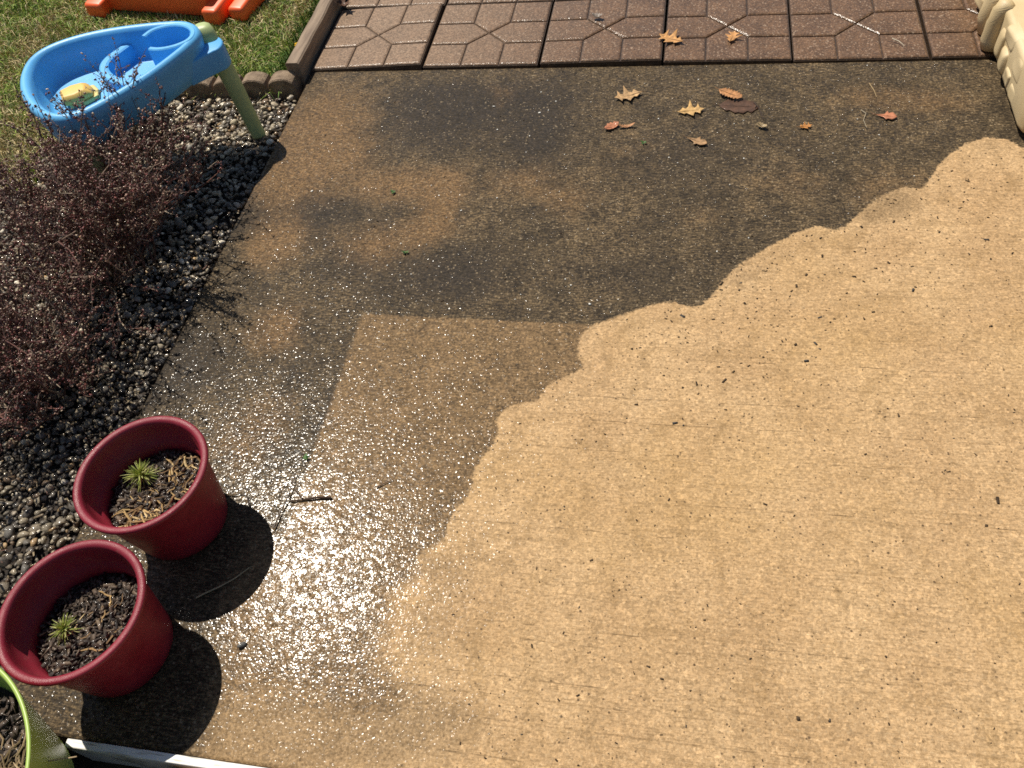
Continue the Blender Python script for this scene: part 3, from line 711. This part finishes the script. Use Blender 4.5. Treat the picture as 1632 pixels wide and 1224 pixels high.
# ------------------------------------------------------------------ beige playhouse base at the right
ph = empty('playhouse_base', (2.20, -.41, .015)); tag(ph, 'beige moulded plastic playhouse base with a stone pattern at the patio edge', 'playhouse')
bm = bmesh.new()
outl = [(.014, .045), (.024, .006), (.10, -.004), (.95, -.004), (.95, 1.5), (.030, 1.5)]
prism_bm(bm, outl, .004, .137, .0); bmesh.ops.recalc_face_normals(bm, faces=bm.faces)
add_bevel(bmobj('plinth', bm, M['beige'], ph, True), .016, 4)
bm = bmesh.new(); box_bm(bm, .50, .56, .06, 1.46, .12, 1.05); add_bevel(bmobj('wall_panel', bm, M['beige'], ph, True), .015, 3)
def stone(y0, y1, z0, z1, bul, seed, skew=0.0):
    r = random.Random(seed); NU, NV = 9, 7; V = []; F = []
    for j in range(NV):
        v = j / (NV - 1)
        for i in range(NU):
            u = i / (NU - 1); cu, cv = 2*u - 1, 2*v - 1
            edge_ = max(abs(cu), abs(cv)) ** 7; rad = (1 - .16 * abs(cu*cv))
            x = .022 - bul * .42 * (1 - edge_) * (1 + .45 * math.sin(3.4*u + seed) * math.cos(2.6*v + seed*2) + .25*math.sin(seed*1.7)*cu) + (.014 if edge_ > .98 else 0)
            V.append((x, (y0+y1)/2 + (y1-y0)/2*cu*rad + skew*cv*(y1-y0), (z0+z1)/2 + (z1-z0)/2*cv*rad))
    for j in range(NV-1):
        for i in range(NU-1): F.append((j*NU+i, j*NU+i+1, (j+1)*NU+i+1, (j+1)*NU+i))
    o = meshobj('stone', V, F, M['beige'], ph, True); o.data.flip_normals()
    m = o.modifiers.new('sub', 'SUBSURF'); m.levels = 1; m.render_levels = 2
    return o
stone(.06, .205, .003, .066, .020, 1, .04); stone(.13, .255, .050, .1415, .022, 2, .10); stone(.195, .275, .003, .070, .028, 3, -.04)
stone(.265, .345, .003, .092, .034, 4, .07); stone(.245, .375, .078, .1425, .024, 5, -.06); stone(.335, .405, .004, .118, .028, 6, .05)
stone(.60, .72, .003, .07, .03, 8, .05); stone(.61, .73, .068, .141, .028, 9, .1); stone(.73, .86, .003, .09, .03, 10, .05); stone(.74, .9, .085, .141, .028, 11, 0)
stone(.87, 1.05, .003, .10, .03, 12, .04); stone(1.05, 1.22, .003, .08, .03, 13, -.05); stone(1.22, 1.42, .003, .10, .03, 14, .05)
V, F = tube([(.022, .445, .004), (.020, .447, .03), (.018, .45, .08), (.022, .452, .115), (.028, .454, .136), (.036, .456, .143)], [.032, .036, .033, .033, .030, .016], 18)
meshobj('post', V, F, M['beige'], ph, True)
V, F = tube([(.030, .535, .004), (.026, .535, .05), (.03, .54, .10), (.036, .545, .130), (.046, .547, .142)], [.034, .042, .042, .036, .018], 16)
meshobj('pilaster', V, F, M['beige'], ph, True)

# ------------------------------------------------------------------ burgundy pots
def strands(name, spots, parent, cols, zb, lmin, lmax, n, rad, r=.0011, mat='straw', drop=.0):
    s = Soup()
    for _ in range(n):
        cx, cy, sp = random.choice(spots); a = random.uniform(0, 6.28); L = random.uniform(lmin, lmax)
        x = cx + random.gauss(0, sp); y = cy + random.gauss(0, sp)
        pts = []; z = zb + random.uniform(.001, .008); k = random.randint(3, 5)
        for i in range(k):
            pts.append((x, y, z + random.uniform(-.002, .004)))
            a += random.gauss(0, .38); x += math.cos(a)*L/k; y += math.sin(a)*L/k
            rr = math.hypot(x, y)
            if rr > rad: x *= rad/rr; y *= rad/rr
        rr_ = r * random.uniform(.5, 1.5); V, F = tube(pts, [rr_*.6] + [rr_]*(k-2) + [rr_*.4], 4)
        s.add(V, F, tuple(np.array(random.choice(cols)) * random.uniform(.7, 1.2)))
    return tag(s.build(name, M[mat], parent), kind='stuff')
def mulch(parent, rad, z, n, dome=.006, smin=.005, smax=.027):
    rr = rad * np.sqrt(rng.uniform(0, 1, n)); a = rng.uniform(0, 6.283, n)
    P = np.c_[rr*np.cos(a), rr*np.sin(a), z + dome*(1 - (rr/rad)**2) + rng.uniform(-.002, .006, n)]
    c = 1.5 * np.array([(.022, .015, .011), (.045, .030, .021), (.075, .052, .036), (.015, .011, .009), (.105, .075, .05)])[rng.choice(5, n, p=(.3, .3, .2, .12, .08))]
    return tag(chips('mulch', P, np.c_[rng.uniform(smin, smax, n), rng.uniform(.0018, .0085, n), rng.uniform(.001, .003, n)], .45, c, M['chip'], parent), kind='stuff')
def pot(loc, label, seed, straw_spots, nstraw, tilt=(0, 0)):
    root = empty('plant_pot', (loc[0], loc[1], .0), seed); root.rotation_euler = (tilt[0], tilt[1], seed); tag(root, label, 'pot', 'red plant pots at the corner of the patio')
    Rr = .1405; H = .216
    prof = [(0, .004), (.096, .004), (.1005, .008), (.104, .03), (.1245, H-.034), (.1255, H-.028), (.128, H-.022), (.1335, H-.018), (.138, H-.013), (Rr, H-.007), (.1395, H-.002), (.136, H), (.130, H-.0005), (.1255, H-.003), (.1235, H-.009), (.1225, H-.018), (.116, H-.062), (.112, H-.064), (.1095, .10), (.108, .09)]
    V, F = lathe(prof, 96); meshobj('shell', V, F, M['pot'], root, True)
    # soil
    ns = 40; V = [(0, 0, .124)]; F = []
    for k, r in enumerate((.04, .08, .1115)):
        for i in range(ns): a = 6.2832*i/ns; V.append((r*math.cos(a), r*math.sin(a), .122 - .003*k + random.uniform(-.003, .003)))
    for i in range(ns): F.append((0, 1+i, 1+(i+1) % ns))
    for k in range(2):
        for i in range(ns): F.append((1+k*ns+i, 1+(k+1)*ns+i, 1+(k+1)*ns+(i+1) % ns, 1+k*ns+(i+1) % ns))
    soil = meshobj('soil', V, F, M['soil'], root, True)
    mulch(soil, .106, .122, 1100)
    strands('straw', straw_spots, soil, [(.55, .38, .17), (.42, .28, .13), (.28, .18, .09), (.66, .50, .26)], .127, .02, .075, nstraw, .104, .0017)
    return root
pot((.2505, -1.7615), 'burgundy plastic pot with a pine seedling and pale straw, beside the gravel', .3,
    [(-.02, -.055, .018), (-.035, -.045, .012), (.045, .035, .02), (.06, .0, .02), (.03, .05, .016), (.0, -.03, .03)], 95)
pot((.2420, -2.0560), 'burgundy plastic pot nearest the lime planter, filled with dark bark chips', 1.4,
    [(.03, .05, .03), (.05, -.02, .02), (-.02, -.06, .02)], 14)
def seedling(x, y, z, hgt, rad, label, nn):
    c = at(x, y, z + hgt*.6); root = empty('pine_seedling', (c.x, c.y, z)); tag(root, label, 'seedling', 'pine seedlings in the red pots')
    s = Soup(); V, F = tube([(0, 0, -.01), (.002, .001, hgt*.4), (0, 0, hgt*.75)], [.0022, .0018, .0012], 6); s.add(V, F, (.16, .10, .05)); s.build('stem', M['straw'], root)
    s = Soup()
    for k in range(nn):
        a = random.uniform(0, 6.28); el = random.uniform(-.35, 1.35); L = rad * random.uniform(.65, 1.1); z0 = hgt * random.uniform(.35, .8)
        d = Vector((math.cos(a)*math.cos(el), math.sin(a)*math.cos(el), math.sin(el))); p0 = Vector((0, 0, z0)); p1 = p0 + d*L*.55; p2 = p0 + d*L + Vector((0, 0, -.12*L))
        V, F = tube([p0, p1, p2], [.0010, .0009, .0003], 4, False); g_ = random.choice([(.36, .42, .09), (.50, .54, .15), (.60, .60, .25), (.22, .30, .07)]); s.add(V, F, g_)
    s.build('needles', M['needle'], root)
seedling(226, 758, .125, .034, .040, 'green pine seedling in the pot with pale straw', 170)
seedling(104, 1003, .125, .027, .031, 'green pine seedling in the pot with dark bark chips', 120)

# lime planter in the corner
lp = empty('lime_planter', (.0885, -2.4250, 0)); tag(lp, 'lime green planter with straw mulch cut off by the bottom left corner', 'planter')
prof = [(0, .004), (.206, .004), (.211, .010), (.258, .236), (.2615, .245), (.2638, .250), (.2625, .2525), (.2580, .2525), (.2555, .249), (.252, .235), (.236, .15), (.232, .12)]
V, F = lathe(prof, 128); meshobj('shell', V, F, M['lime'], lp, True)
V = [(0, 0, .152)]; F = []; ns = 48
for k, r in enumerate((.08, .16, .2385)):
    for i in range(ns): a = 6.2832*i/ns; V.append((r*math.cos(a), r*math.sin(a), .150 - .001*k + random.uniform(-.004, .004)))
for i in range(ns): F.append((0, 1+i, 1+(i+1) % ns))
for k in range(2):
    for i in range(ns): F.append((1+k*ns+i, 1+(k+1)*ns+i, 1+(k+1)*ns+(i+1) % ns, 1+k*ns+(i+1) % ns))
lsoil = meshobj('soil', V, F, M['soil'], lp, True)
mulch(lsoil, .228, .150, 2200)
strands('straw', [(0, 0, .09), (.13, .03, .05), (.15, .08, .04)], lsoil, [(.34, .24, .14), (.26, .18, .10), (.42, .31, .19)], .156, .03, .09, 230, .225, .0012)

# ------------------------------------------------------------------ barberry shrubs
def shrub(cx, cy, rx, ry, hgt, nst, label, dens=1.0, fat=1.0):
    root = empty('barberry_shrub', (cx, cy, -.03)); tag(root, label, 'shrub', 'barberry shrubs by the gravel')
    buds = []; bcol = []
    def grow(s, p, d, L, r, depth):
        k = 5 if depth == 0 else 3; pts = [p.copy()]; q = p.copy(); dd = d.copy()
        for i in range(k):
            dd = (dd + Vector((random.gauss(0, .22), random.gauss(0, .22), random.gauss(.02 if depth == 0 else .08, .16)))).normalized(); q = q + dd * (L/k)
            if q.z < .02: q.z = .02 + random.uniform(0, .02)
            pts.append(q.copy())
        rad = [r * (1 - .75*i/k) for i in range(k+1)]
        V, F = tube(pts, rad, 4 if depth else 5, False)
        c = random.choice([(.075, .042, .031), (.11, .066, .048), (.055, .030, .022), (.19, .135, .10), (.33, .26, .19), (.11, .048, .036), (.08, .038, .03)]); s.add(V, F, tuple(1.35*v for v in c))
        nb = int((8 if depth else 4) * dens * L / .12 + 1.5)
        for _ in range(nb):
            u = random.uniform(.15, 1) * k; i = min(int(u), k-1); buds.append(pts[i].lerp(pts[i+1], u - i) + Vector((random.gauss(0, .003), random.gauss(0, .003), random.gauss(0, .003))))
        if depth < 2:
            for _ in range(int((7 if depth == 0 else 3) * dens + random.random())):
                u = random.uniform(.25, 1) * k; i = min(int(u), k-1); b = pts[i].lerp(pts[i+1], u - i)
                d2 = (dd + Vector((random.gauss(0, .8), random.gauss(0, .8), random.gauss(.25, .5)))).normalized()
                grow(s, b, d2, L * random.uniform(.25, .48), r*.62, depth+1)
    for k in range(nst):
        s = Soup(); a = random.uniform(0, 6.283); u = math.sqrt(random.random())
        tip = Vector((rx*u*math.cos(a), ry*u*math.sin(a), hgt*(1 - .55*u*u)*random.uniform(.6, 1.05)))
        st = Vector((tip.x*.22 + random.gauss(0, .03), tip.y*.22 + random.gauss(0, .03), 0)); d = (tip - st)
        grow(s, st, d.normalized(), d.length, random.uniform(.0024, .0040), 0)
        s.build('branch', M['twig'], root)
    n = len(buds); B = np.array([tuple(b) for b in buds])
    c = np.array([(.085, .022, .020), (.12, .034, .028), (.055, .018, .016), (.21, .12, .085), (.11, .06, .042), (.36, .28, .20)])[rng.choice(6, n, p=(.22, .20, .20, .15, .13, .10))]
    sz = rng.uniform(.0018, .0046, n)
    tag(chips('leaf_buds', B, np.c_[sz*1.5, sz, sz*.55], .9, 1.45 * c * rng.uniform(.7, 1.3, (n, 1)), M['bud'], root, .45), kind='stuff')
    return root
shrub(-.31, -.95, .25, .45, .52, 92, 'tall reddish barberry shrub in front of the blue water table', 1.0)
shrub(-.31, -1.43, .27, .25, .43, 54, 'low dark barberry shrub at the left edge beside the red pots', 1.0)

# ------------------------------------------------------------------ fallen leaves
def leaf(x, y, size, rz, kind, col_, label, curl=.15, z=.004, tilt=(0, 0), asp=.62):
    """lobed leaf: outline built on a midrib, then curled"""
    c = at(x, y, z)
    if kind == 'oak': W_ = [(0, .03), (.10, .07), (.22, .30), (.32, .15), (.42, .30), (.50, .62), (.60, .26), (.66, .16), (.74, .22), (.80, .42), (.86, .16), (.92, .09), (1.06, .0)]
    elif kind == 'feather': W_ = [(0, .02), (.06, .14)] + [(q, (.34 if k % 2 else .22) * math.sin(math.pi*(.12 + .8*q))**.6) for k, q in enumerate(np.linspace(.1, .92, 15))] + [(1, 0)]
    elif kind == 'pointed': W_ = [(0, .0), (.2, .06), (.42, .14), (.52, .34), (.6, .22), (.78, .26), (.9, .16), (1.0, .02)]
    else: W_ = [(0, .02), (.08, .17), (.2, .31), (.28, .26), (.42, .37), (.5, .31), (.62, .36), (.72, .25), (.82, .28), (.92, .13), (1, .02)]
    r = random.Random(int(x*7 + y)); V = []; F = []; m = len(W_)
    sk = lambda t, s_: (t + (.10*s_ if kind == 'oak' else .05*s_))
    for t, wd in W_:
        for side in (-1, -.5, 0, .5, 1):
            tt = min(1.05, t + (.10 * wd * abs(side) if kind in ('oak', 'feather') else 0)); yy = side * wd * asp * 1.3 * r.uniform(.85, 1.15)
            zz = curl * ((tt - .5)**2 * .9 + yy*yy*1.6) + .010*r.random() + abs(yy)*.05
            V.append(((tt - .5)*size, yy*size, zz*size))
    for i in range(m - 1):
        for k in range(4): F.append((i*5+k, i*5+k+1, (i+1)*5+k+1, (i+1)*5+k))
    root = empty('fallen_leaf', (c.x, c.y, z), rz); root.rotation_euler = (tilt[0], tilt[1], rz); tag(root, label, 'leaf', 'fallen leaves on the patio')
    cc = np.array(col_)[None] * (1 + .18*rng.normal(0, 1, (len(V), 1)))
    o = meshobj('blade', V, F, M['leaf'], root, True, np.clip(cc, .01, 1)); md = o.modifiers.new('solid', 'SOLIDIFY'); md.thickness = .0006
    V2, F2 = tube([(size*.3, 0, .012*size + .0006), (0, 0, .006*size + .0006), (-size*.5, 0, curl*.23*size + .001), (-size*.68, size*.03, .004)], [.0003, .0006, .0008, .0007], 5)
    meshobj('stalk', V2, F2, M['leaf'], root, True, np.repeat(np.array(col_)[None]*.5, len(V2), axis=0))
    return root
TAN, ORG, BRN, SAL = (.44, .27, .125), (.40, .19, .075), (.085, .042, .024), (.42, .165, .085)
leaf(1002, 153, .088, R(200), 'oak', TAN, 'tan lobed oak leaf at the upper left of the leaves on the dark concrete', .25)
leaf(1100, 177, .080, R(10), 'oak', (.50, .31, .12), 'pale tan oak leaf between the brown wet leaf and the tan lobed leaf', .15)
leaf(1164, 150, .082, R(-32), 'feather', ORG, 'orange toothed leaf lying on a dark brown wet leaf', .12, .009)
leaf(1178, 170, .120, R(-6), 'oval', BRN, 'large dark brown wet leaf pressed flat under an orange leaf', .02, .0006)
leaf(1110, 225, .070, R(-28), 'pointed', (.34, .20, .095), 'brown pointed leaf lying below the other leaves', .2)
leaf(975, 203, .052, R(40), 'oval', SAL, 'curled salmon leaf scrap at the left of the leaf group', .7, .001)
leaf(998, 202, .055, R(8), 'feather', (.42, .21, .10), 'narrow rolled orange leaf touching the curled salmon scrap', 1.0, .003, asp=.3)
leaf(1283, 202, .038, R(15), 'oak', (.42, .18, .045), 'small bright orange leaf alone on the dark concrete', .3)
leaf(1412, 185, .060, R(-12), 'pointed', SAL, 'salmon leaf fragment lying nearest the beige playhouse base', .1, asp=.8)
leaf(1214, 202, .034, R(-30), 'oval', (.30, .22, .12), 'tiny curled grey-brown leaf scrap below the brown wet leaf', 1.2)
leaf(1070, 63, .090, R(150), 'oak', (.48, .25, .09), 'tan oak leaf lying across a joint of the pavers', .3, .017)
leaf(1167, 60, .062, R(75), 'oak', (.50, .25, .09), 'small tan oak leaf lying on the middle of a paver', .35, .017)
leaf(952, 28, .040, R(-10), 'oval', (.30, .25, .21), 'curled grey leaf standing on a paver', 1.6, .019)
leaf(549, 9, .075, R(-50), 'oak', (.10, .045, .025), 'dark brown dried leaf caught at the top of the edging board', 1.1, .022)

# ------------------------------------------------------------------ twigs, sprigs, pebble
def twig(paths, r, c, label, z=.003, name='twig'):
    root = empty(name, tuple(at(*paths[0][0], 0))); tag(root, label, 'twig' if name == 'twig' else name, 'twigs lying about the patio'); o = root.location
    for i, pa in enumerate(paths):
        s = Soup(); pts = [Vector(at(x, y, z + .001*i)) - o + Vector((0, 0, random.uniform(0, .002))) for x, y in pa]
        V, F = tube(pts, [r*(1 - .5*k/max(1, len(pts)-1))*(1 if i == 0 else .7) for k in range(len(pts))], 6); s.add(V, F, c); s.build('stem' if i == 0 else 'side_shoot', M['twig'], root)
    return root
twig([[(528,793),(508,793),(485,796),(462,799)], [(482,795),(474,785),(468,779)], [(436,842),(446,818),(458,796),(466,773),(472,752)]], .0030, (.06, .035, .02), 'dark forked twig lying in the glitter beside the pots', .004)
twig([[(600,777),(613,770),(627,764)]], .0018, (.14, .08, .04), 'short brown twig in the middle of the wet concrete')
twig([[(313,953),(328,945),(352,934),(375,922),(398,905)]], .0022, (.40, .30, .17), 'thin stick with a pale end in the shadow between the pots')
twig([[(1385,133),(1393,145),(1397,155)]], .0018, (.34, .24, .12), 'straw-coloured twig on the dark concrete near the pavers')
twig([[(1372,176),(1380,181),(1376,192),(1381,204)]], .0012, (.40, .34, .24), 'thin pale bent twig left of the salmon leaf fragment')
twig([[(1422,62),(1432,66),(1441,73)]], .0017, (.55, .48, .36), 'pale straw piece lying on a paver near the playhouse', .017)
twig([[(1202,164),(1209,172),(1216,190)], [(1206,168),(1203,172)]], .0019, (.05, .03, .02), 'dark twig at the right end of the brown wet leaf')
twig([[(348,787),(370,789),(390,787)]], .0018, (.12, .08, .04), 'brown twig beside the rim of the upper red pot')
twig([[(394,792),(398,806),(402,818)]], .0020, (.04, .025, .015), 'black twig at the edge of the upper pot shadow')
def sprig(x, y, label):
    c = at(x, y, .004); root = empty('green_sprig', tuple(c)); tag(root, label, 'sprig', 'green sprigs on the patio'); s = Soup()
    for k in range(9):
        a = random.uniform(0, 6.28); d = Vector((math.cos(a), math.sin(a), random.uniform(.1, .6))) * random.uniform(.006, .012); n_ = Vector((-d.y, d.x, 0)).normalized() * .0028
        p = d*.5; s.add([(0, 0, 0), tuple(p + n_), tuple(d), tuple(p - n_)], [(0, 1, 2, 3)], random.choice([(.05, .13, .03), (.09, .18, .04), (.03, .08, .02)]))
    s.build('leaves', M['grass'], root)
for x, y, l in ((1026,228,'dark green sprig below the curled leaf scraps'), (627,306,'small green sprig on the rust stain below the paver joint'), (646,402,'small yellow-green sprig in the middle of the dark concrete'), (487,729,'green sprig in the glitter above the forked twig')): sprig(x, y, l)
c = at(386, 1028, .004); o = meshobj('grey_pebble', VAR[2], IF, M['stone'], None, False, np.repeat(np.array([[.12, .115, .105]]), len(IV), axis=0)); o.location = c; o.scale = (.011, .009, .011); o.rotation_euler = (.1, .2, .6)
tag(o, 'single grey pebble on the wet concrete beside the lower pot shadow', 'pebble')

# crumbs of dirt washed over the concrete, pale flakes on the dirty part
pp = []; big_ = [(1268,550,.009),(1572,838,.0075),(1590,798,.009),(1432,662,.006),(1272,1145,.009),(1580,520,.007),(1572,382,.008),(1455,463,.008),(1459,458,.005),(1150,452,.009),(1007,556,.008),(1377,508,.005),(1361,441,.007)]
XY = [(random.uniform(700, 1632), random.uniform(240, 1224)) for _ in range(4200)]
Q = np.array([tuple(at(x, y).xy) for x, y in XY]); ED = sdf(Q, EP)
for (x, y), q, e_ in zip(XY, Q, ED):
    if q[0] > 2.19 and q[1] > -.45: continue
    pr = .9*math.exp(-max(e_, 0)/.22) * (1 if x > 1050 else .35) + .09
    if e_ > .004 and random.random() < pr: pp.append((q[0], q[1], .0009, random.choice([.0014, .0016, .0018, .002, .0024, .003, .004]) * random.uniform(.7, 1.2) * (1.0 if e_ < .3 and x > 1000 else .62)))
for x, y, s_ in big_: q = at(x, y); pp.append((q.x, q.y, .0012, s_*.55))
Q = np.array([tuple(at(random.uniform(430, 1560), random.uniform(120, 500)).xy) for _ in range(320)]); ED = sdf(Q, EP)
for q, e_ in zip(Q, ED):
    if e_ < 0 and q[0] > .03: pp.append((q[0], q[1], .0009, random.uniform(.001, .003)))
pp = np.array(pp); n = len(pp)
cc = np.array([(.05, .034, .022), (.08, .054, .033), (.13, .085, .046), (.07, .065, .06)])[rng.choice(4, n, p=(.45, .3, .15, .1))]
tag(chips('dirt_crumbs', pp[:, :3], np.c_[pp[:, 3]*rng.uniform(1, 2.9, n), pp[:, 3], np.clip(pp[:, 3]*.4, .0006, .002)], .12, cc, M['crumb']), 'dark crumbs of dirt and bark scattered over the concrete', 'dirt', kind='stuff')
wp = [(428,428),(555,497),(787,170),(793,207),(860,180),(497,305),(940,485),(735,336),(700,312),(478,1),(1163,228),(1170,198),(1358,176),(1273,240),(1100,210),(886,162),(600,500),(1080,260),(700,425),(1435,110),(1382,105),(1578,118),(830,470),(910,455)]
wp += [(random.uniform(480, 1550), random.uniform(120, 480)) for _ in range(70)]
W3 = [];
for i, (x, y) in enumerate(wp):
    q = at(x, y)
    if q.y > -.01 or q.x < .02 or (q.x > 2.15): continue
    if i > 23 and sdf(np.array([[q.x, q.y]]), EP)[0] > 0: continue
    W3.append((q.x, q.y, .0014, .0055*random.uniform(.6, 1.1) if i < 8 else random.uniform(.0016, .0034)))
W3 = np.array(W3); n = len(W3)
tag(chips('paint_flakes', W3[:, :3], np.c_[W3[:, 3]*1.3, W3[:, 3], np.full(n, .0012)], .1, np.repeat(np.array([[.7, .68, .62]]), n, axis=0), M['crumb']), 'small white flakes scattered over the dirty concrete', 'flakes', kind='stuff')
